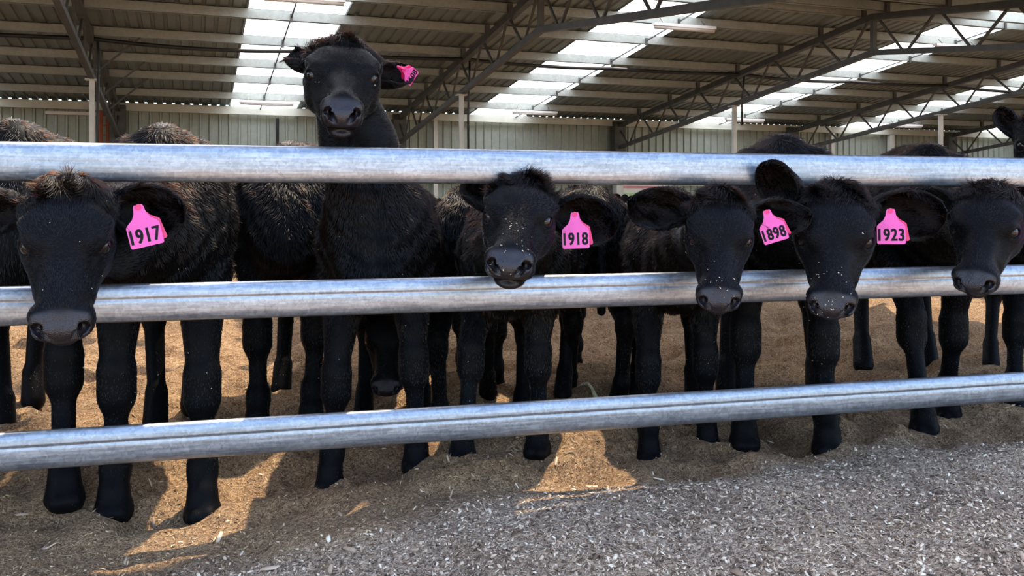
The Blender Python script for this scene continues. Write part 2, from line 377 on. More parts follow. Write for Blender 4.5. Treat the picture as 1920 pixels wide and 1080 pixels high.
# black water pipe slung under the purlins with its drops
def catenary(p, q, sag, n=14):
    p = np.array(p, float); q = np.array(q, float)
    return [p+(q-p)*t - np.array([0, 0, sag*4*t*(1-t)]) for t in np.linspace(0, 1, n)]
xs = [XL+.3]+[t for t in TRUSS_X]+[XR-.3]; pts = []
sags = [.05, .02, .06, .04, .05, .05, .05, .05]
hy = 16.45; hz = roof_z(16.6)-.25
for i, (a, b) in enumerate(zip(xs[:-1], xs[1:])):
    m_ = (a+b)/2; pts += catenary((a, hy, hz), (m_, hy, hz-.03), sags[i])[:-1]; pts += catenary((m_, hy, hz-.03), (b, hy, hz), sags[i]*.5)[:-1]
pts.append((XR-.3, hy, hz))
wp = empty('water_pipe', (0, hy, hz)); tag(wp, 'long black plastic pipe slung under the roof from truss to truss', 'pipe')
mb = MB(); mb.tube(pts, .036, 8); mb.build('main_pipe', M['hose'], wp, True)
for X, zb in ((-1.50, .9), (4.93, 1.55), (10.98, 2.6)):
    mb = MB(); mb.tube([(X, hy, hz), (X+.01, hy+.05, hz-.3), (X-.01, hy+.08, (hz+zb)/2), (X, hy+.08, zb)], .022, 8); mb.build('drop_hose', M['hose'], wp, True)
mb = MB(); mb.tube([(4.93, hy+.08, 1.62), (4.96, hy+.05, 1.5), (5.0, hy+.02, 1.44)], [.03, .045, .03], 8); mb.build('valve', M['blue'], wp, True)
# batten lamps
lamp_lab = ['leftmost', 'second from the left', 'third from the left', 'fourth from the left']
for i, X in enumerate((1.55, 7.95, 14.0, 19.4)):
    for Y, wd in ((20.95, 'hung low by the back wall'), (13.7, 'hung high near the ridge')):
        z = roof_z(Y)-.27; o = empty('batten_lamp', (X, Y, z))
        tag(o, 'unlit white batten lamp %s, in the %s roof bay' % (wd, lamp_lab[i].replace(' from the left', '')), 'lamp', 'batten lamps under the roof')
        mb = MB(); mb.box((X-.60, Y-.05, z), (X+.60, Y+.05, z+.05)); mb.build('housing', M['white'], o)
        mb = MB(); mb.tube([(X-.58, Y, z-.02), (X+.58, Y, z-.02)], .035, 10); mb.build('diffuser', M['white'], o, True)
        for s in (-.4, .4): mb = MB(); mb.bar((X+s, Y, z+.05), (X+s, Y+.12, z+.16), .015, .015, (1, 0, 0)); mb.build('bracket', M['truss'], o)
# trough wall across the shed with pale top
mb = MB(); mb.box((XL, 16.75, -.1), (XR, 16.95, .90)); tag(mb.build('wall_trough', M['concrete']), kind='structure')
mb = MB(); mb.box((XL, 16.70, .90), (XR, 17.0, .955)); tag(mb.build('trim_4', M['white']), kind='structure')
mb = MB(); mb.box((XL, WALL_Y-.05, .2), (XR, WALL_Y+.08, .98)); tag(mb.build('trim_5', M['blue']), kind='structure')
for X0, X1, lb in ((2.9, 5.0, 'white board with pink and green stripes on the back wall, right of the tall calf'), (10.95, 12.6, 'white board with pink and green stripes on the back wall, above the far calves')):
    o = empty('sign_board', ((X0+X1)/2, WALL_Y-.2, 1.25)); tag(o, lb, 'sign')
    mb = MB(); mb.box((X0, WALL_Y-.20, .98), (X1, WALL_Y-.17, 1.55)); mb.build('board', M['sign_white'], o)
    for z0, nm, mt in ((1.36, 'pink_stripe', 'sign_pink'), (1.16, 'green_stripe', 'sign_green'), (1.03, 'green_stripe', 'sign_green')):
        mb = MB(); mb.box((X0+.1, WALL_Y-.206, z0), (X1-.1, WALL_Y-.198, z0+.07)); mb.build(nm, M[mt], o)

# ------------------------------------------------------------------ floor of shavings
def axis(segs):
    out = []
    for a, b, st in segs: out += list(np.arange(a, b, st))
    return np.array(out+[segs[-1][1]])
gx = axis([(-40, -14, 2.), (-14, -4, .25), (-4, -2.2, .06), (-2.2, 4.6, .022), (4.6, 9, .08), (9, 34, .5), (34, 60, 2.)])
gy = axis([(-40, -2, 2.), (-2, 1.4, .2), (1.4, 6.2, .022), (6.2, 9.5, .05), (9.5, 22.6, .15)])
GX, GY = np.meshgrid(gx, gy); GZ = ground(GX, GY)
nx, ny = len(gx), len(gy); ii = np.arange(ny-1)[:, None]*nx + np.arange(nx-1)[None, :]
F = np.stack([ii, ii+1, ii+nx+1, ii+nx], -1).reshape(-1, 4)
fl = mesh_obj('floor', np.stack([GX, GY, GZ], -1).reshape(-1, 3), F, M['bedding'], smooth_shade=True); tag(fl, kind='structure')
def fresh(X, Y):
    w, xv = fence_side(X, Y)
    return smooth(w + .35*vnoise(X*2.3, Y*2.3) + .28*smooth(xv, -1.6, 1.0)-.18, -.02, .22)
a = fl.data.attributes.new('fresh', 'FLOAT', 'POINT'); a.data.foreach_set('value', fresh(GX, GY).ravel().astype(np.float32))

def scatter_chips(name, n, region, mat, lmin, lmax, wr, seed, tilt, power=1., mb_keep=None):
    rs = np.random.RandomState(seed); X, Y = region(rs, n); 
    if mb_keep is not None: k_ = mb_keep(X, Y, rs); X, Y = X[k_], Y[k_]
    n = len(X); Z = ground(X, Y)
    e = .01; nx_ = -(ground(X+e, Y)-ground(X-e, Y))/(2*e); ny_ = -(ground(X, Y+e)-ground(X, Y-e))/(2*e)
    Nn = np.stack([nx_, ny_, np.ones(n)], -1) + rs.randn(n, 3)*tilt; Nn /= np.linalg.norm(Nn, axis=1)[:, None]
    d = rs.randn(n, 3); d -= Nn*np.sum(d*Nn, 1)[:, None]; d /= np.linalg.norm(d, axis=1)[:, None]; s = np.cross(Nn, d)
    L = lmin+(lmax-lmin)*rs.rand(n)**2.2; W = L*(wr[0]+(wr[1]-wr[0])*rs.rand(n)); T = np.maximum(.0006, W*.12)
    c = np.stack([X, Y, Z], -1) + Nn*(L*.10)[:, None]
    j = lambda: (1+.5*(rs.rand(n)-.5))
    def pt(a_, b_, t_): return c + d*(L*a_*.5)[:, None]*1. + s*(W*b_*.5)[:, None] + Nn*(T*t_)[:, None]
    cv = L*(rs.rand(n)-.5)*.25
    bend = lambda P_: P_ + Nn*cv[:, None]
    ring = []
    for t_ in (.5, -.5):
        ring += [pt(-1*j(), -.7*j(), t_), bend(pt(0, -1, t_)), pt(1*j(), -.6*j(), t_), pt(.9*j(), .7*j(), t_), bend(pt(0, 1, t_)), pt(-.9*j(), .6*j(), t_)]
    V = np.stack(ring, 1).reshape(-1, 3)
    q = np.array([(0,1,4,5),(1,2,3,4),(11,10,7,6),(10,9,8,7),(0,6,7,1),(1,7,8,2),(2,8,9,3),(3,9,10,4),(4,10,11,5),(5,11,6,0)])
    F_ = (np.arange(n)[:, None, None]*12 + q[None]).reshape(-1, 4)
    o = mesh_obj(name, V, F_, mat)
    sh = np.repeat(rs.rand(n)**power, 12).astype(np.float32); at2 = o.data.attributes.new('shade', 'FLOAT', 'POINT'); at2.data.foreach_set('value', sh)
    return o
def reg(z0, z1, p=1.):
    def f(rs, n):
        Z = z0 + (z1-z0)*rs.rand(n)**p; u = rs.rand(n)*1.30-.65; q_ = FW[None]*Z[:, None] + RT[None]*(u*Z)[:, None]; return q_[:, 0], q_[:, 1]
    return f
tag(scatter_chips('wood_shavings', 90000, reg(2.0, 4.3, 1.4), M['chip_new'], .003, .019, (.25, .6), 1, .55, 1., lambda X, Y, rs: rs.rand(len(X)) < fresh(X, Y)),
    'pale grey wood shavings heaped in front of the fence', 'wood shavings', kind='stuff')
tag(scatter_chips('soiled_shavings', 42000, reg(2.4, 9, 1.8), M['chip_old'], .004, .020, (.12, .4), 2, .5, 1., lambda X, Y, rs: rs.rand(len(X)) > fresh(X, Y)*.9),
    'brown soiled wood shavings trodden flat on the pen floor', 'wood shavings', kind='stuff')
tag(scatter_chips('wood_splinters', 230, reg(2.1, 3.9, 1.2), M['chip_new'], .018, .055, (.10, .38), 3, .3, .8),
    'larger pale wood splinters lying loose on the shavings', 'wood chips', kind='stuff')

# ------------------------------------------------------------------ the fence of three oval rails
RAIL_C = at(960, HOR, 3.025); RDIR = N(RT + .2707*FW)
fence = empty('cattle_fence', (RAIL_C[0], RAIL_C[1], 0)); tag(fence, 'galvanised steel cattle fence of three long horizontal rails across the picture', 'fence')
RN = N(np.array([RDIR[1], -RDIR[0], 0])); RN = RN if np.dot(RN, FW) < 0 else -RN     # faces the camera
def rail_profile(groove):
    pr = []
    H, D = .0575, .021
    zs = list(np.linspace(-1, 1, 33))
    for z in zs:
        y = D*(1-abs(z)**3.2)**.5 if abs(z) < 1 else 0
        if groove: y -= .0032*math.exp(-((z-.22)/.045)**2) + .0016*math.exp(-((z-.10)/.03)**2) + .0007*math.exp(-((z+.35)/.02)**2)
        else: y -= .0007*math.exp(-((z-.30)/.02)**2)+.0006*math.exp(-((z-.02)/.02)**2)
        pr.append((y, z*H))
    for z in zs[::-1][1:-1]:
        pr.append((-D*(1-abs(z)**3.2)**.5, z*H))
    return pr
for zc, lb, gv in ((1.063, 'top rail, smooth and brightest', 0), (.643, 'middle rail with a pressed groove', 1), (.221, 'bottom rail with a pressed groove', 1)):
    pr = rail_profile(gv); T = np.linspace(-4.2, 4.6, 3); V = []
    for t in T:
        for y, z in pr: V.append(RAIL_C*[1, 1, 0] + RDIR*t + RN*y + np.array([0, 0, zc+z]))
    n = len(pr); F = [(i*n+j, i*n+(j+1) % n, (i+1)*n+(j+1) % n, (i+1)*n+j) for i in range(len(T)-1) for j in range(n)]
    F += [tuple(range(n)), tuple(range(3*n-1, 2*n-1, -1))]
    o = mesh_obj('rail', to_local(fence, V), F, M['rail'], fence, True); o['label'] = lb
for t in (-4.2, 4.6):
    p = RAIL_C*[1, 1, 0] + RDIR*t; mb = MB(); mb.tube([(p[0], p[1], -.4), (p[0], p[1], 1.25)], .05, 16); mb.build('post', M['rail'], fence, True)

# ------------------------------------------------------------------ calves: one blended surface each, with a coat of hair
def sd_cap(P, a, b, ra, rb):
    a = np.asarray(a); ba = np.asarray(b)-a; pa = P-a
    h = np.clip((pa@ba)/(ba@ba+1e-9), 0, 1)
    return np.linalg.norm(pa-h[:, None]*ba, axis=1)-(ra+(rb-ra)*h)
def sd_ell(P, c, R, r):
    q = (P-np.asarray(c))@R; k0 = np.linalg.norm(q/r, axis=1); k1 = np.linalg.norm(q/(np.asarray(r)**2), axis=1)
    return k0*(k0-1)/np.maximum(k1, 1e-6)
def smin(a, b, k):
    h = np.clip(.5+.5*(b-a)/k, 0, 1); return b*(1-h)+a*h-k*h*(1-h)
def smax(a, b, k): return -smin(-a, -b, k)
def surface(field, lo, hi, h):
    lo = np.asarray(lo, float); n = (np.ceil((np.asarray(hi)-lo)/(4*h)).astype(int)+1); B = 4
    cz = [lo[i]+(np.arange(n[i])+.5)*B*h - h*.5 for i in range(3)]
    C = np.stack(np.meshgrid(*cz, indexing='ij'), -1).reshape(-1, 3); dc = field(C).reshape(n)
    D = np.repeat(np.repeat(np.repeat(dc.astype(np.float32), B, 0), B, 1), B, 2)
    act = np.argwhere(np.abs(dc) < 5.5*h)
    off = np.stack(np.meshgrid(*[np.arange(B)]*3, indexing='ij'), -1).reshape(-1, 3)
    idx = (act[:, None, :]*B+off[None]).reshape(-1, 3)
    D[idx[:, 0], idx[:, 1], idx[:, 2]] = field(lo+idx*h)
    S = D < 0
    sh = np.array(S.shape)-1
    cnt = np.zeros(sh, np.int8)
    for i in (0, 1):
        for j in (0, 1):
            for k_ in (0, 1): cnt += S[i:i+sh[0], j:j+sh[1], k_:k_+sh[2]]
    cells = np.argwhere((cnt > 0) & (cnt < 8)); ids = -np.ones(sh, np.int32); ids[tuple(cells.T)] = np.arange(len(cells))
    acc = np.zeros((len(cells), 3)); w = np.zeros(len(cells))
    cor = [(i, j, k_) for i in (0, 1) for j in (0, 1) for k_ in (0, 1)]
    dv = {c: D[cells[:, 0]+c[0], cells[:, 1]+c[1], cells[:, 2]+c[2]] for c in cor}
    for c in cor:
        for ax in range(3):
            if c[ax] == 0:
                e = list(c); e[ax] = 1; e = tuple(e); a_, b_ = dv[c], dv[e]; m_ = (a_ < 0) != (b_ < 0)
                t = np.where(m_, a_/np.where(m_, a_-b_, 1), 0); p = np.array(c, float)[None].repeat(len(cells), 0); p[:, ax] += t
                acc += p*m_[:, None]; w += m_
    V = lo + (cells + acc/w[:, None])*h
    Fs = []
    for ax in range(3):
        o1, o2 = [(1, 2), (2, 0), (0, 1)][ax]
        sl0 = [slice(1, -1)]*3; sl0[ax] = slice(0, -1); sl1 = list(sl0); sl1[ax] = slice(1, None)
        A = S[tuple(sl0)]; Bm = S[tuple(sl1)]; E = np.argwhere(A != Bm); base = E + 1; base[:, ax] -= 1
        inside = A[tuple(E.T)]
        def cid(d1, d2):
            q = base.copy(); q[:, o1] += d1; q[:, o2] += d2; return ids[q[:, 0], q[:, 1], q[:, 2]]
        quad = np.stack([cid(-1, -1), cid(0, -1), cid(0, 0), cid(-1, 0)], 1); quad[~inside] = quad[~inside][:, ::-1]
        Fs.append(quad)
    F = np.concatenate(Fs); return V, F[(F >= 0).all(1)]

MUZ = [1.0]
E_C = np.array([.030, .0715, .014]); E_D = np.array([.50, .84, .12]); E_D = E_D/np.linalg.norm(E_D)
E_T = np.cross([0, 0, 1.], E_D); E_T /= np.linalg.norm(E_T); E_M = np.stack([E_D, E_T, np.cross(E_D, E_T)], 1)
def head_field(P, O, R, s, wid=1.):
    """R columns: forward, left, up of the head. distances in metres"""
    q = (P-O)@R/s; q[:, 1] /= (1+(wid-1)*(1-smooth(q[:, 0], .06, .19)))*(1-(1-MUZ[0])*smooth(q[:, 0], .10, .20)); qs = q.copy(); qs[:, 1] = np.abs(qs[:, 1]); I = np.eye(3)
    d = sd_ell(q, (-.055, 0, -.005), I, (.115, .083, .086))                       # braincase
    d = smin(d, sd_ell(q, (-.120, 0, .042), I, (.052, .060, .045)), .05)          # poll
    d = smin(d, sd_ell(qs, (-.085, .070, .010), I, (.040, .038, .035)), .03)       # ear roots
    d = smin(d, sd_cap(q, (.0, 0, .010), (.19, 0, -.010), .058, .047), .05)       # nose bridge
    d = smin(d, sd_cap(qs, (-.03, .045, .045), (.035, .045, .040), .032, .022), .035)  # frontal plate
    d = smin(d, sd_cap(qs, (-.018, .078, .040), (.024, .070, .043), .019, .013), .020) # brow ridge
    d = smin(d, sd_ell(qs, (-.025, .066, -.050), I, (.075, .032, .060)), .04)     # cheek
    d = smin(d, sd_cap(qs, (.00, .072, -.018), (.13, .042, -.035), .022, .022), .03)   # cheek bone
    d = smin(d, sd_cap(qs, (-.04, .040, -.095), (.19, .026, -.070), .036, .026), .05) # jaw
    d = smin(d, sd_ell(q, (.215, 0, -.022), I, (.055, .066, .046)), .03)           # muzzle
    d = smin(d, sd_cap(qs, (.225, .046, -.004), (.256, .040, -.016), .026, .023), .018) # nostril wings
    d = smin(d, sd_ell(q, (.258, 0, -.024), I, (.024, .044, .030)), .015)
    d = smin(d, sd_ell(qs, (.212, .040, -.046), I, (.045, .030, .026)), .02)       # upper lip
    d = smin(d, sd_ell(q, (.210, 0, -.084), I, (.046, .044, .020)), .010)          # lower lip
    zl = q[:, 2]+.068-.25*np.minimum(q[:, 0]-.20, .05)+2.2*qs[:, 1]**2             # mouth line
    d = d + .004*np.exp(-(zl/.0035)**2)*(q[:, 0] > .12)
    d = smax(d, -sd_cap(qs, (.276, .026, -.026), (.258, .048, -.004), .0085, .0115), .008)   # nostrils
    d = smax(d, -sd_cap(qs, (.258, .048, -.004), (.243, .058, -.014), .0100, .0055), .008)
    d = smax(d, -sd_cap(qs, (.268, .034, -.014), (.225, .032, -.010), .0105, .010), .006)
    d = smin(d, np.linalg.norm(qs-E_C, axis=1)-.0275, .014)                        # eyelids
    d = smax(d, -sd_ell(qs, E_C+E_D*.022, E_M, (.0180, .0225, .0178)), .004)
    d = smin(d, sd_cap(qs, E_C+np.array([.028, -.006, -.012]), E_C+np.array([.055, -.022, -.014]), .006, .004), .015)
    return d*s
EYE_L = E_C; EYE_R = .0242

def make_calf(name, label, feet_f, feet_h, hw, head=None, ears=(), tags=(), hs=1.0, fine=.0042, coarse=.009, fur=40000, neck_r=1., seed=0,
              neck_low=0., body_w=1., shag=1., eyes=True, clear=.10, muzzle=1., wid=1.10, sun_glint=0, flecks=0, nose_flecks=0, back=.12, far=False, cat='calf', rump_drop=0.):
    rs = np.random.RandomState(seed+11); MUZ[0] = muzzle
    def G(f):
        px, v = f
        if v > 100:                                  # foot seen at a pixel: walk down to the floor, never closer than the rails
            Z = .94*FPX/(v-HOR)
            for _ in range(12):
                X_, Y_ = col(px, Z); Z = .5*Z+.5*(EYE-float(ground(X_, Y_))+.0)*FPX/(v-HOR)
            v = max(Z, 3.025/(1-.2707*(px-960)/FPX)+clear)
        return np.array([*col(px, v), 0.])
    ff = [G(f) for f in feet_f]; fh = [G(f) for f in feet_h]
    fm = (ff[0]+ff[1])/2; hm = (fh[0]+fh[1])/2; Bf = N(fm-hm); fm = fm - Bf*back; L = np.linalg.norm(fm-hm); Bs = np.cross(UPV, Bf)   # left of the calf
    z = hw/1.12; W = z*body_w; O = fm.copy(); g0 = float(ground(O[0], O[1]))
    def b(x, y, zz): return O + Bf*x + Bs*y*W + UPV*(zz*z)
    def leftright(f): return sorted(f, key=lambda p: -np.dot(p-O, Bs))
    ff = leftright(ff); fh = leftright(fh)
    BR = np.stack([Bf, Bs, UPV], 1)
    if head:
        px, py, Z, yw, pt, rl = head; HO = at(px, py, Z)
        vt = N([-HO[0], -HO[1], 0]); vr = np.array([-vt[1], vt[0], 0]); vr = vr if np.dot(vr, RT) > 0 else -vr
        yw, pt, rl = map(math.radians, (yw, pt, rl))
        hd = vr*math.sin(yw)+vt*math.cos(yw); HF = hd*math.cos(pt)-UPV*math.sin(pt); HU = UPV*math.cos(pt)+hd*math.sin(pt)
        # roll about the line of sight, clockwise seen from the camera
        c_, s_ = math.cos(rl), math.sin(rl)
        def rot(v): a_, b__, t_ = np.dot(v, vr), v[2], np.dot(v, vt); return vr*(a_*c_+b__*s_)+UPV*(-a_*s_+b__*c_)+vt*t_
        HF = rot(HF); HU = rot(HU); HS = np.cross(HU, HF); HR = np.stack([HF, HS, HU], 1)
        toW = lambda p: HO + HR@(np.asarray(p)*[1, wid, 1]*hs)
    prim = []
    A = lambda k, fn, *a: prim.append((k, fn, a))
    rb = rump_drop
    A(0, sd_cap, b(-.02, 0, .80), b(-.42*L/.95, 0, .78), .19*z, .225*W)
    A(.08, sd_cap, b(-.42*L/.95, 0, .78), b(-.80*L/.95, 0, .84-rb), .225*W, .17*W)
    A(.08, sd_cap, b(-.03, 0, .985), b(-.55*L/.95, 0, 1.0-rb/2), .105*z, .10*z)
    A(.06, sd_cap, b(-.55*L/.95, 0, 1.0-rb/2), b(-L-.04, 0, 1.015-rb), .10*z, .09*z)
    A(.08, sd_cap, b(-L+.1, 0, .87-rb), b(-L-.05, 0, .88-rb), .19*W, .16*W)
    A(.06, sd_ell, b(.10, 0, .70), BR, (.13*z, .13*W, .15*z))
    for sgn in (1, -1):
        A(.06, sd_ell, b(-.05, sgn*.125, .82), BR, (.13*z, .085*W, .22*z))
        A(.07, sd_ell, b(-L-.0, sgn*.125, .80-rb), BR, (.16*z, .10*W, .22*z))
    if head:
        hb = toW((-.085, 0, -.035)); sh = b(.02-neck_low*.5, 0, .90-neck_low); md = (hb+sh)/2 + UPV*(.02-neck_low*.3)
        A(.09, sd_cap, sh, md, .165*z*neck_r, .125*z*neck_r); A(.06, sd_cap, md, hb, .125*z*neck_r, .088*hs)
        A(.09, sd_cap, b(.08, 0, .74), toW((-.05, 0, -.085)), .12*z*neck_r, .058*hs)
    legs = []
    for sgn, f in zip((1, -1), ff):
        gz = float(ground(f[0], f[1])); el = b(-.02, sgn*.125, .62); ft = np.array([f[0], f[1], gz])
        kn = el*.42+ft*.58; kn[2] = gz+.345*z; kn += Bf*.012; fe = el*.1+ft*.9; fe[2] = gz+.115*z; fe -= Bf*.008
        A(.05, sd_cap, b(-.04, sgn*.13, .80), el, .095*z, .080*z); A(.035, sd_cap, el, kn+UPV*.07*z, .080*z, .047*z)
        A(.035, sd_cap, kn+UPV*.028*z, kn-UPV*.030*z, .056*z, .056*z); A(.03, sd_cap, kn, fe, .034*z, .033*z)
        A(.02, sd_cap, fe+UPV*.01, fe-UPV*.02, .044*z, .045*z); A(.02, sd_cap, fe, ft+Bf*.018+UPV*.05, .038*z, .043*z); A(.012, sd_cap, ft+UPV*.046+Bf*.018, ft+Bf*.034-UPV*.012, .043*z, .056*z)
        A(.012, sd_cap, ft+Bf*.02+Bs*.02-UPV*.004, ft+Bf*.075+Bs*.019-UPV*.012, .034*z, .028*z)
        A(.004, sd_cap, ft+Bf*.02-Bs*.02-UPV*.004, ft+Bf*.075-Bs*.019-UPV*.012, .034*z, .028*z)
        legs.append(ft)
    for sgn, f in zip((1, -1), fh):
        gz = float(ground(f[0], f[1])); ft = np.array([f[0], f[1], gz]); st = b(-L+.13, sgn*.135, .62-rb*.6)
        hk = st*.30+ft*.70; hk[2] = gz+.43*z; hk -= Bf*.19*z; fe = ft + UPV*.125*z - Bf*.05
        A(.05, sd_cap, b(-L, sgn*.125, .84-rb), st, .14*z, .095*z); A(.035, sd_cap, st, hk, .092*z, .046*z)
        A(.02, sd_cap, hk+UPV*.02-Bf*.015, hk-UPV*.03, .043*z, .047*z); A(.03, sd_cap, hk, fe, .040*z, .033*z)
        A(.02, sd_cap, fe, ft+Bf*.02+UPV*.022, .042*z, .048*z)
        A(.012, sd_cap, ft+Bf*.015+UPV*.012, ft+Bf*.04+UPV*.008, .042*z, .034*z)
    tl = b(-L-.15, 0, 1.0-rb); A(.03, sd_cap, b(-L-.05, 0, 1.03-rb), tl, .05*z, .028*z)
    A(.02, sd_cap, tl, b(-L-.20, 0, .78-rb), .026*z, .018*z); A(.015, sd_cap, b(-L-.20, 0, .78-rb), b(-L-.19, 0, .48), .018*z, .022*z)
    def body_field(P):
        d = None
        for k_, fn, a_ in prim:
            v = fn(P, *a_); d = v if d is None else smin(d, v, k_)
        return d
    def field(P):
        d = body_field(P)
        if head:
            r = np.linalg.norm(P-HO, axis=1); m_ = r < .62
            if m_.any():
                dm = smin(d[m_], head_field(P[m_], HO, HR, hs, wid), .02)
                # keep the mouth, nostrils and eyes cut cleanly where the neck is not near
                d[m_] = dm
        return d
    pts_ = [a_[i] for _, fn, a_ in prim for i in ((0, 1) if fn is sd_cap else (0,))]
    lo = np.min(pts_, 0)-.30; hi = np.max(pts_, 0)+.30; lo[2] = -.12
    if head: hc = toW((.09, 0, -.02)); lo = np.minimum(lo, hc-.30); hi = np.maximum(hi, hc+.30)
    V, F = surface(field, lo, hi, coarse if not far else .016)
    parts = [(V, F)]
    if head:
        V2, F2 = surface(field, hc-.27*hs, hc+.27*hs, fine)
        def hx(V_): return (V_-HO)@HR/hs/[1, wid, 1]
        c1 = hx(V[F].mean(1)); keep = ~((c1[:, 0] > -.11) & (np.linalg.norm(c1-[.09, 0, -.02], axis=1) < .25)); F = F[keep]
        c2 = hx(V2[F2].mean(1)); F2 = F2[(c2[:, 0] > -.125) & (np.linalg.norm(c2-[.09, 0, -.02], axis=1) < .262)]
        parts = [(V, F), (V2, F2)]
    # ears
    earinfo = []; flow_extra = []
    if head:
        for e in ears:
            side, ang, dz, Le, We, tw = e[:6]; We *= 1.1
            base = toW((-.090, side*.102, .006+(e[6] if len(e) > 6 else 0))); a_ = math.radians(ang)
            d_ = N(vr*math.cos(a_)+UPV*math.sin(a_)+vt*dz); nrm = vt - d_*np.dot(vt, d_); nrm = N(nrm); sd = np.cross(nrm, d_)
            t_ = math.radians(tw); nrm, sd = nrm*math.cos(t_)+sd*math.sin(t_), sd*math.cos(t_)-nrm*math.sin(t_)
            nu, nv = 22, 15; U_ = np.linspace(0, 1, nu); Vv = np.linspace(-1, 1, nv)
            grid = np.zeros((nu, nv, 3)); gout = np.zeros((nu, nv, 3))
            for i, u in enumerate(U_):
                w = We/2*(.36+.64*math.sin(math.pi/2*min(1, u/.55)))*max(0, 1-max(0, (u-.55)/.45)**2.4)**.62 + .0025
                wrap = 2.3*(1-u)**1.3+.75; Rr = w/math.sin(min(wrap, math.pi/2))
                cc = base - d_*.03 + d_*(Le+.03)*u - UPV*.02*u*u
                for j, v in enumerate(Vv):
                    ph = wrap*v; up_ = np.dot(sd, UPV)*v; asy = 1+(.18 if up_ < 0 else -.14)*min(1, u*2); o_ = sd*Rr*math.sin(ph)*asy - nrm*Rr*(math.cos(ph)-math.cos(wrap)*.5)
                    grid[i, j] = cc+o_; gout[i, j] = N(sd*math.sin(ph)-nrm*math.cos(ph))
            th = .0035*(1-.5*U_)[:, None, None]+.0015
            Aout = grid+gout*th; Ain = grid-gout*th
            nV = nu*nv; Ve = np.concatenate([Ain.reshape(-1, 3), Aout.reshape(-1, 3)]); Fe = []
            for i in range(nu-1):
                for j in range(nv-1):
                    q = (i*nv+j, i*nv+j+1, (i+1)*nv+j+1, (i+1)*nv+j); Fe.append(q); Fe.append(tuple(x_+nV for x_ in q[::-1]))
                for j, fl_ in ((0, 0), (nv-1, 1)):
                    q = (i*nv+j, (i+1)*nv+j, (i+1)*nv+j+nV, i*nv+j+nV); Fe.append(q if not fl_ else q[::-1])
            for j in range(nv-1): i = nu-1; Fe.append((i*nv+j, i*nv+j+1, i*nv+j+1+nV, i*nv+j+nV))
            parts.append((Ve, np.array(Fe))); earinfo.append((side, base, d_, nrm, sd, Le, We, Ain, nV))
    root = empty(name, (float(O[0]), float(O[1]), g0)); tag(root, label, cat)
    Vs, Fs, off, kinds = [], [], 0, []
    for i, (v_, f_) in enumerate(parts):
        Vs.append(v_); Fs.append(f_+off); off += len(v_); kinds.append(np.full(len(v_), i))
    V = np.concatenate(Vs); F = np.concatenate(Fs); K = np.concatenate(kinds)
    used = np.zeros(len(V), bool); used[F.ravel()] = True; mp_ = np.cumsum(used)-1; V = V[used]; K = K[used]; F = mp_[F]
    body = mesh_obj('body', to_local(root, V), F, M['hide'], root, True)
    nose = np.zeros(len(V)); inner = np.zeros(len(V))
    if head:
        nearm = np.linalg.norm(hx(V)-[.23, 0, -.03], axis=1) < .13
        q = (V-HO)@HR/hs/[1, wid, 1]
        nose = smooth(q[:, 0] + .25*(q[:, 2]+.03) - .15*np.abs(q[:, 1]), .232, .246)*(q[:, 2] > -.075)*smooth(q[:, 2], .035, .018)
        nose = np.maximum(nose, .6*smooth(q[:, 0], .215, .235)*(q[:, 2] < -.066)*smooth(np.abs(q[:, 1]), .035, .02)); nose[K > 1] = 0; nose *= nearm
        start = 2
        for i, ei in enumerate(earinfo):
            m_ = np.where(K == start+i)[0]; inner[m_[:ei[8]]] = 1.
    for nm, arr in (('nose', nose), ('inner', inner)):
        a_ = body.data.attributes.new(nm, 'FLOAT', 'POINT'); a_.data.foreach_set('value', arr.astype(np.float32))
    # eyes
    if head and eyes:
        for sgn in (1, -1):
            cpos = toW(EYE_L*[1, sgn, 1]); r_ = EYE_R*hs; Ve = []; Fe = []; nn = 28; mm = 18
            for i in range(mm+1):
                for j in range(nn):
                    t1 = math.pi*i/mm; t2 = 2*math.pi*j/nn; Ve.append(cpos+r_*np.array([math.sin(t1)*math.cos(t2), math.sin(t1)*math.sin(t2), math.cos(t1)]))
            for i in range(mm):
                for j in range(nn): Fe.append((i*nn+j, (i+1)*nn+j, (i+1)*nn+(j+1) % nn, i*nn+(j+1) % nn))
            mesh_obj('eye', to_local(root, Ve), Fe, M['eye'], root, True)
    # tags
    for tg in tags:
        ei = earinfo[tg['ear']]; side, base, d_, nrm, sd, Le, We, Ain, nV = ei
        i_ = int(tg.get('u', .42)*21); j_ = tg.get('j', 7); p0 = base + d_*Le*tg.get('u', .35) + sd*tg.get('v', 0) + nrm*tg.get('off', .022)
        nm_ = tg.get('n', nrm); nm_ = N(vt*1.0 + vr*tg.get('nx', 0) + UPV*tg.get('nz', .1))
        an = math.radians(tg['ang']); ux = vr*math.cos(an)+UPV*math.sin(an); ux = N(ux-nm_*np.dot(ux, nm_)); uy = np.cross(nm_, ux); k_ = tg.get('s', 1.)
        half = [(0, .006), (.011, .006), (.014, 0), (.016, -.016), (.024, -.032), (.040, -.046), (.0445, -.052), (.0445, -.108), (.041, -.1125), (0, -.1125)]
        out = half + [(-x_, y_) for x_, y_ in half[::-1][1:-1]]
        def plate(nm, off_, mt, par, sc2=1., dx=0, rot_=0):
            c2, s2 = math.cos(rot_), math.sin(rot_); P_ = []
            for zz in (off_, off_+.0022): 
                for x_, y_ in out: x2, y2 = (x_*c2-y_*s2)*sc2*k_+dx, (x_*s2+y_*c2)*sc2*k_; P_.append(p0+ux*x2+uy*y2+nm_*zz)
            n_ = len(out); Fp = [tuple(range(n_, 2*n_)), tuple(range(n_-1, -1, -1))]+[(i, (i+1) % n_, n_+(i+1) % n_, n_+i) for i in range(n_)]
            return P_, Fp
        P_, Fp = plate('ear_tag', .002, M['pink'], root)
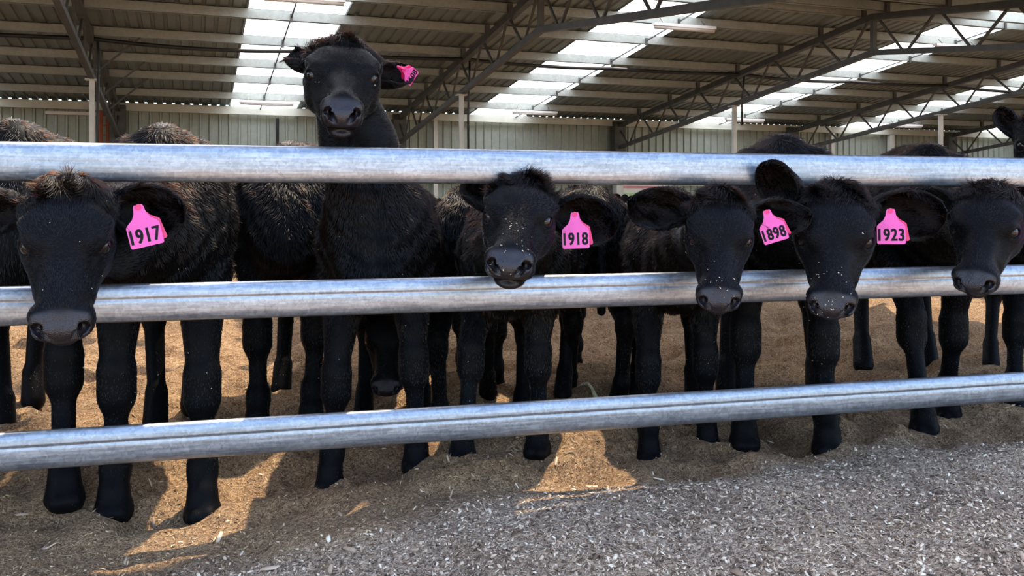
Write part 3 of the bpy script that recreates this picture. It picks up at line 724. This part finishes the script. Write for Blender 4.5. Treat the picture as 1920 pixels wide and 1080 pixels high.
        to = mesh_obj('ear_tag', to_local(root, P_), Fp[::1], M['pink'], root); to['label'] = 'pink plastic ear tag' + (' numbered %s' % tg['num'] if tg.get('num') else '')
        P_, Fp = plate('tag_back', -.016, M['red'], root, .95, .0, math.radians(tg.get('br', 9)))
        mesh_obj('tag_back', to_local(root, P_), Fp, M['red'], to)
        mbt = MB(); mbt.tube([p0-nm_*.03, p0+nm_*.008], .008*k_, 12); o2 = mesh_obj('tag_button', to_local(root, mbt.V), mbt.F, M['red'], to)
        if tg.get('num'):
            cu = bpy.data.curves.new('number', 'FONT'); cu.body = tg['num']; cu.size = 1; cu.align_x = 'CENTER'; cu.offset = .004; cu.extrude = .01; cu.space_character = 1.12
            tmp = bpy.data.objects.new('number_text', cu); sc.collection.objects.link(tmp)
            dg = bpy.context.evaluated_depsgraph_get(); me = bpy.data.meshes.new_from_object(tmp.evaluated_get(dg)); bpy.data.objects.remove(tmp)
            co = np.zeros(len(me.vertices)*3, np.float32); me.vertices.foreach_get('co', co); co = co.reshape(-1, 3)
            w0, w1 = co[:, 0].min(), co[:, 0].max(); h0, h1 = co[:, 1].min(), co[:, 1].max()
            X2 = ((co[:, 0]-w0)/(w1-w0)-.5)*.078*k_; Y2 = ((co[:, 1]-h0)/(h1-h0)*.040-.101)*k_
            Wp = p0[None]+ux[None]*X2[:, None]+uy[None]*Y2[:, None]+nm_[None]*(.0045+co[:, 2:3]*.02)
            fb = [tuple(pl.vertices) for pl in me.polygons]; nV_ = len(Wp); bpy.data.meshes.remove(me); Vb = []; Fb = []
            for q_, (dx_, dy_) in enumerate(((-1.6, -.6), (-1.6, .6), (0, -.6), (0, .6), (1.6, -.6), (1.6, .6))):
                Vb.append(Wp+ux*dx_*.001*k_+uy*dy_*.001*k_); Fb += [tuple(i_+q_*nV_ for i_ in f_) for f_ in fb]
            to2 = mesh_obj('number', to_local(root, np.concatenate(Vb)), Fb, M['ink'], to)
    for nm_f, cnt, zone in (('stuck_shavings', flecks, 0), ('nose_shavings', nose_flecks, 1)):
        if not cnt: continue
        c_ = V[F].mean(1); nn_ = np.cross(V[F[:, 2]]-V[F[:, 0]], V[F[:, 3]]-V[F[:, 1]]); nn_ /= np.linalg.norm(nn_, axis=1)[:, None]+1e-12
        cv_ = np.array([0, 0, EYE])-c_; cv_ /= np.linalg.norm(cv_, axis=1)[:, None]; ok = (np.sum(nn_*cv_, 1) > .35) & (K[F[:, 0]] < 2)
        if zone: q = hx(c_); ok &= (q[:, 0] > .12) & (np.abs(q[:, 1]) < .05) & (q[:, 2] > -.06)
        else: ok &= (c_[:, 2] > .1)
        w_ = ok*np.linalg.norm(np.cross(V[F[:, 2]]-V[F[:, 0]], V[F[:, 3]]-V[F[:, 1]]), axis=1)
        cd = np.cumsum(w_); pk = np.searchsorted(cd, rs.rand(cnt)*cd[-1]); mbf = MB()
        for i_ in pk:
            d1 = N(np.cross(nn_[i_], rs.randn(3))); l_ = .0010+.0030*rs.rand()**2; p_ = c_[i_]+nn_[i_]*(.002 if zone else .010)
            mbf.bar(p_-d1*l_, p_+d1*l_, (.0008+.0014*rs.rand()), .0006, nn_[i_])
        mesh_obj(nm_f, to_local(root, mbf.V), mbf.F, M['fleck'], root)['kind'] = 'stuff'
    # coat of hair
    if fur:
        T = np.concatenate([F[:, [0, 1, 2]], F[:, [0, 2, 3]]]); p0, p1, p2 = V[T[:, 0]], V[T[:, 1]], V[T[:, 2]]
        cr = np.cross(p1-p0, p2-p0); ar = np.linalg.norm(cr, axis=1)/2; nn_ = cr/(2*ar[:, None]+1e-12); ce = (p0+p1+p2)/3; tk = K[T[:, 0]]
        dens = ar.copy(); camv = -ce + np.array([0, 0, EYE]); dist = np.linalg.norm(camv, axis=1); face = np.sum(nn_*camv, 1)/dist
        dens *= np.where(face > -.25, 1, .12)*np.clip(3.2/dist, .3, 1.3)**2
        if head:
            q = (ce-HO)@HR/hs/[1, wid, 1]; isH = q[:, 0] > -.16; isH &= np.linalg.norm(q-[.05, 0, -.02], axis=1) < .27
            dens *= np.where(isH, 2.2, 1)
            ed = np.minimum(np.linalg.norm(q-EYE_L, axis=1), np.linalg.norm(q-EYE_L*[1, -1, 1], axis=1)); 
            dens *= np.where((tk <= 1) & (ed < .0250), 0, 1); tn = nose[T[:, 0]]; dens *= np.where(tn > .3, .0, 1)
        dens[ce[:, 2] < .05] *= .1; dens *= np.where(ce[:, 2] < .5*z, .7, 1); dens[tk > 1] *= 2.4
        cdf = np.cumsum(dens); r_ = rs.rand(fur)*cdf[-1]; ti = np.searchsorted(cdf, r_); ti = np.minimum(ti, len(T)-1)
        b1 = rs.rand(fur); b2 = rs.rand(fur); sw = b1+b2 > 1; b1[sw] = 1-b1[sw]; b2[sw] = 1-b2[sw]
        p = p0[ti]+(p1-p0)[ti]*b1[:, None]+(p2-p0)[ti]*b2[:, None]; nr = nn_[ti]; kk = tk[ti]
        # flow directions
        leg = smooth(p[:, 2], .62*z, .42*z)
        fl_ = -Bf[None]*((1-leg)*.8*(1-.85*np.abs(nr@Bf)))[:, None] + np.array([0, 0, -1.])[None]*(.7+leg*.6)[:, None]
        ln = (.024*(1-leg)+.0075*leg)*shag; lift = .32-.14*leg; wav = .5-.3*leg
        if head:
            q = (p-HO)@HR/hs/[1, wid, 1]; hm_ = smooth(q[:, 0], -.20, -.10)*(np.linalg.norm(q-[.05, 0, -.02], axis=1) < .30)
            fx = -1+.0*q[:, 0]; loc = np.stack([np.full(fur, -1.), np.sign(q[:, 1])*.35*np.abs(q[:, 1])/.08, -.25*(q[:, 2] < 0)], 1)
            wh = q-np.array([.045, 0, .06]); on = smooth(np.linalg.norm(wh, axis=1), .12, .02)*(q[:, 2] > 0)     # whorl on the forehead
            loc += on[:, None]*wh/ (np.linalg.norm(wh, axis=1)[:, None]+.01)*1.6
            poll = smooth(q[:, 0], -.035, -.10)*smooth(q[:, 2], .02, .05)
            loc += poll[:, None]*np.stack([1.3+0*fx, 0*fx, .3+0*fx], 1)
            hf = loc@HR.T; fl_ = fl_*(1-hm_)[:, None]+hf*hm_[:, None]
            hl = .0075 + .034*poll + .006*smooth(q[:, 2], -.05, -.10)+.004*smooth(q[:, 0], .05, -.05); ln = ln*(1-hm_)+hl*hm_; lift = lift*(1-hm_)+hm_*(.20+.5*poll); wav = wav*(1-hm_)+hm_*(.15+.9*poll)
            for i, ei in enumerate(earinfo):
                m_ = kk == 2+i
                if m_.any():
                    rel = p[m_]-ei[1]; side_ = (rel@ei[4])/(ei[6]/2); inn = (nr[m_]@ei[3]) > .1; fl_[m_] = ei[2]*1.0+ei[4]*side_[:, None]*np.where(inn, -.35, .9)[:, None]
                    ln[m_] = .009+.018*np.clip(np.abs(side_), 0, 1)**2*rs.rand(m_.sum()); lift[m_] = np.where(inn, .75, .28); ln[m_] = np.where(inn, .016+.012*rs.rand(m_.sum()), ln[m_]); wav[m_] = .4
        fl_ -= nr*np.sum(fl_*nr, 1)[:, None]; fl_ /= np.linalg.norm(fl_, axis=1)[:, None]+1e-6
        # soft clumps and waves
        c3 = lambda s_, ph: np.stack([np.sin(p[:, 0]*s_+p[:, 1]*s_*.7+ph), np.sin(p[:, 1]*s_*1.1-p[:, 2]*s_+ph*2), np.sin(p[:, 2]*s_*.9+p[:, 0]*s_*1.2+ph*3)], 1)
        wv = (c3(38, seed)+.7*c3(95, seed+1.3))*wav[:, None]
        d0 = fl_*np.cos(lift)[:, None]+nr*np.sin(lift)[:, None]+wv*.25+rs.randn(fur, 3)*(.13 if not head else (.13-.08*hm_*(1-poll))[:, None]); d0 /= np.linalg.norm(d0, axis=1)[:, None]
        ln = ln*(.6+.7*rs.rand(fur)); Pn = np.zeros((fur, 4, 3)); Pn[:, 0] = p-nr*.0005; cur = Pn[:, 0].copy(); dd = d0
        wv2 = (c3(70, seed+4.))*wav[:, None]*.45
        for s_ in range(1, 4):
            cur = cur + dd*(ln/3)[:, None]; Pn[:, s_] = cur; dd = dd - nr*(.30*lift)[:, None] + wv2 + np.array([0, 0, -.05]); dd /= np.linalg.norm(dd, axis=1)[:, None]
        hc_ = bpy.data.hair_curves.new('hair_coat'); hc_.add_curves([4]*fur)
        hc_.position_data.foreach_set('vector', to_local(root, Pn.reshape(-1, 3)).astype(np.float32).ravel())
        rd = hc_.attributes.get('radius') or hc_.attributes.new('radius', 'FLOAT', 'POINT')
        thick = (.00055+.00035*np.clip(dist[ti]/3-.8, 0, 2))*(1 if not head else 1-.42*hm_*(1-poll))
        rd.data.foreach_set('value', (np.array([1., .95, .75, .2])[None]*thick[:, None]).astype(np.float32).ravel())
        dv_ = (.02+.14*rs.rand(fur))*smooth(nr[:, 2], .15, .8)*(p[:, 2] > .7*z)  # paler hair on upward-facing backs stands in for sun glints
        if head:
            q = (p-HO)@HR/hs/[1, wid, 1]; dv_ = smooth(np.abs(q[:, 1])+.012*rs.randn(fur), .034, .008)*smooth(q[:, 0], .01, .06)*smooth(q[:, 0], .215, .18)*(q[:, 2] > .015)*sun_glint*(.5+.5*rs.rand(fur)) + dv_*(hm_ < .5) + .15*poll*rs.rand(fur)  # sunlit nose bridge and poll put into the hair colour
        da = hc_.attributes.new('sun_glint', 'FLOAT', 'CURVE'); da.data.foreach_set('value', dv_.astype(np.float32))
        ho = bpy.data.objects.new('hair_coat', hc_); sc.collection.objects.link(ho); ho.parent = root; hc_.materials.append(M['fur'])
    return root

CALVES = [
 dict(name='calf', label='black calf at far left edge standing behind calf 1917, head out of view', feet_f=[(120, 922), (-60, 2.95)], feet_h=[(5, 3.85), (62, 4.35)], hw=1.26, fur=26000, flecks=14),
 dict(name='calf', label='black calf with pink ear tag 1917, nose hanging over the middle rail', feet_f=[(215, 944), (380, 950)], feet_h=[(292, 3.9), (362, 4.05)], hw=1.25, neck_low=.14, body_w=.95,
      head=(126, 450, 2.44, -5, 50, 0), hs=1.07, ears=[(1, 8, .05, .185, .14, 6), (-1, 172, -.2, .19, .11, 10)], tags=[dict(ear=0, ang=13, num='1917', u=.30)], fur=95000, seed=1, flecks=60),
 dict(name='calf', label='black calf standing side by side behind calf 1917 with sunlit shaggy flank', feet_f=[(484, 3.85), (584, 3.86)], feet_h=[(528, 4.75), (640, 4.75)], hw=1.24, fur=34000, seed=2, shag=1.4, flecks=20),
 dict(name='calf', label='tall black calf holding its head high above the top rail', feet_f=[(620, 904), (781, 862)], feet_h=[(682, 4.18), (790, 4.2)], hw=1.10, clear=.13,
      head=(642, 146, 3.08, 1, 29, 2), hs=1.08, wid=1.18, muzzle=.86, ears=[(1, 30, -.45, .155, .085, 15, -.03), (-1, 112, -1.2, .14, .085, 0, .01)], tags=[dict(ear=0, ang=58, num='1608', u=.55, v=-.022, s=.66, nx=1.0, nz=-.6, br=4)], fur=85000, seed=3, flecks=30),
 dict(name='calf', label='black calf lowering its head between the legs of the tall calf', feet_f=[(700, 4.95), (795, 4.95)], feet_h=[(720, 5.9), (805, 5.9)], hw=.98,
      head=(728, 633, 4.05, -4, 55, 0), hs=.95, ears=[(1, 10, -.2, .15, .10, 0), (-1, 170, -.2, .15, .10, 0)], fur=20000, seed=4),
 dict(name='calf', label='small black calf with wet shaggy rump between the tall calf and calf 1918', feet_f=[(870, 5.0), (930, 4.95)], feet_h=[(828, 3.98), (915, 4.35)], hw=1.03, fur=34000, seed=5, shag=1.4, flecks=12),
 dict(name='calf', label='black calf with pink ear tag 1918 and pale sun glint painted on its nose', feet_f=[(870, 844), (1010, 834)], feet_h=[(975, 4.1), (1056, 4.3)], hw=1.02, neck_low=.1,
      head=(972, 410, 2.93, -4, 28, 5), hs=1.06, ears=[(1, -3, -.05, .215, .14, 0, -.025), (-1, 112, -.6, .15, .10, 0)], tags=[dict(ear=0, ang=2, num='1918', u=.27)], fur=85000, seed=6, sun_glint=1., flecks=30, nose_flecks=26),
 dict(name='calf', label='black calf turned away half hidden behind calf 1918', feet_f=[(1012, 5.3), (1078, 5.3)], feet_h=[(1160, 4.20), (1065, 4.5)], hw=1.04, fur=22000, seed=7),
 dict(name='calf', label='black calf with pink ear tag 1898 and both ears spread wide', feet_f=[(1216, 850), (1325, 828)], feet_h=[(1197, 4.2), (1300, 4.35)], hw=1.02, neck_low=.1,
      head=(1349, 442, 3.02, 2, 50, 2), hs=1.0, ears=[(1, 7, .0, .19, .10, 15), (-1, 166, 0, .205, .125, -10, .01)], tags=[dict(ear=0, ang=18, num='1898', u=.22, s=.93)], fur=85000, seed=8, flecks=24, nose_flecks=14),
 dict(name='calf', label='black calf with pink ear tag 1923 and shavings stuck to its nose', feet_f=[(1395, 822), (1550, 832)], feet_h=[(1362, 4.5), (1530, 4.55)], hw=1.26, neck_low=.14, wid=1.19,
      head=(1564, 440, 3.08, 0, 52, 2), hs=1.10, ears=[(1, 5, .05, .22, .145, 0), (-1, 122, .25, .205, .12, 25, .02)], tags=[dict(ear=0, ang=1, num='1923', u=.20)], fur=85000, seed=9, flecks=50, nose_flecks=34),
 dict(name='calf', label='black calf with a curly dark poll, head low beside the right edge', feet_f=[(1730, 797), (1775, 772)], feet_h=[(1618, 5.0), (1740, 5.1)], hw=1.25, neck_low=.1,
      head=(1848, 425, 3.20, -9, 46, 3), hs=1.0, wid=1.16, ears=[(1, -25, -.3, .17, .10, 0), (-1, 170, -.3, .2, .11, 0)], tags=[dict(ear=0, ang=-8, u=.3)], fur=70000, seed=10, flecks=24),
 dict(name='calf', label='black calf at far right edge looking over the top rail', feet_f=[(1902, 4.25), (2030, 4.3)], feet_h=[(1858, 5.4), (2000, 5.4)], hw=1.12,
      head=(1962, 272, 3.75, 5, 30, 0), hs=1.05, ears=[(1, 40, -.4, .15, .10, 0), (-1, 112, -.1, .135, .07, 0, .02)], fur=36000, seed=12),
]
for c in CALVES: make_calf(**c)
far_tags = lambda: [dict(ear=1, ang=0, s=.8, u=.4)]
for i, (px, Z, lb) in enumerate(((1137, 19.8, 'small distant black calf behind the trough wall, left of the other distant one'), (1168, 21.2, 'small distant black calf behind the trough wall, beside the wide ear of calf 1898'))):
    make_calf('calf', lb, [(px-6, Z+.5), (px+12, Z+.5)], [(px-2+i*12, Z+1.5), (px+17+i*12, Z+1.5)], .95, head=(px, 373+i*3, Z-.5, -30, 30, 0), hs=1., fine=.012, far=True,
              ears=[(1, 10, 0, .17, .11, 0), (-1, 170, 0, .17, .11, 0)], tags=[dict(ear=0, ang=0, s=1.), dict(ear=1, ang=0, s=1.)], fur=0, eyes=False, seed=30+i)

# small things lying about
p = at(1085, 741, 4.42); pts = []
for t in np.linspace(0, 1, 12):
    q = at(1058+82*t, 735, 4.45-.25*t*t+.05*math.sin(t*5)); pts.append((q[0], q[1], float(ground(q[0], q[1]))+.012))
mb = MB(); mb.tube(pts, [.009+.004*math.sin(i*1.7) for i in range(12)], 8); tag(mb.build('twine_scrap', M['twine'], None, True), 'short pale yellow scrap of twine lying on the pen floor behind calf 1918', 'twine')
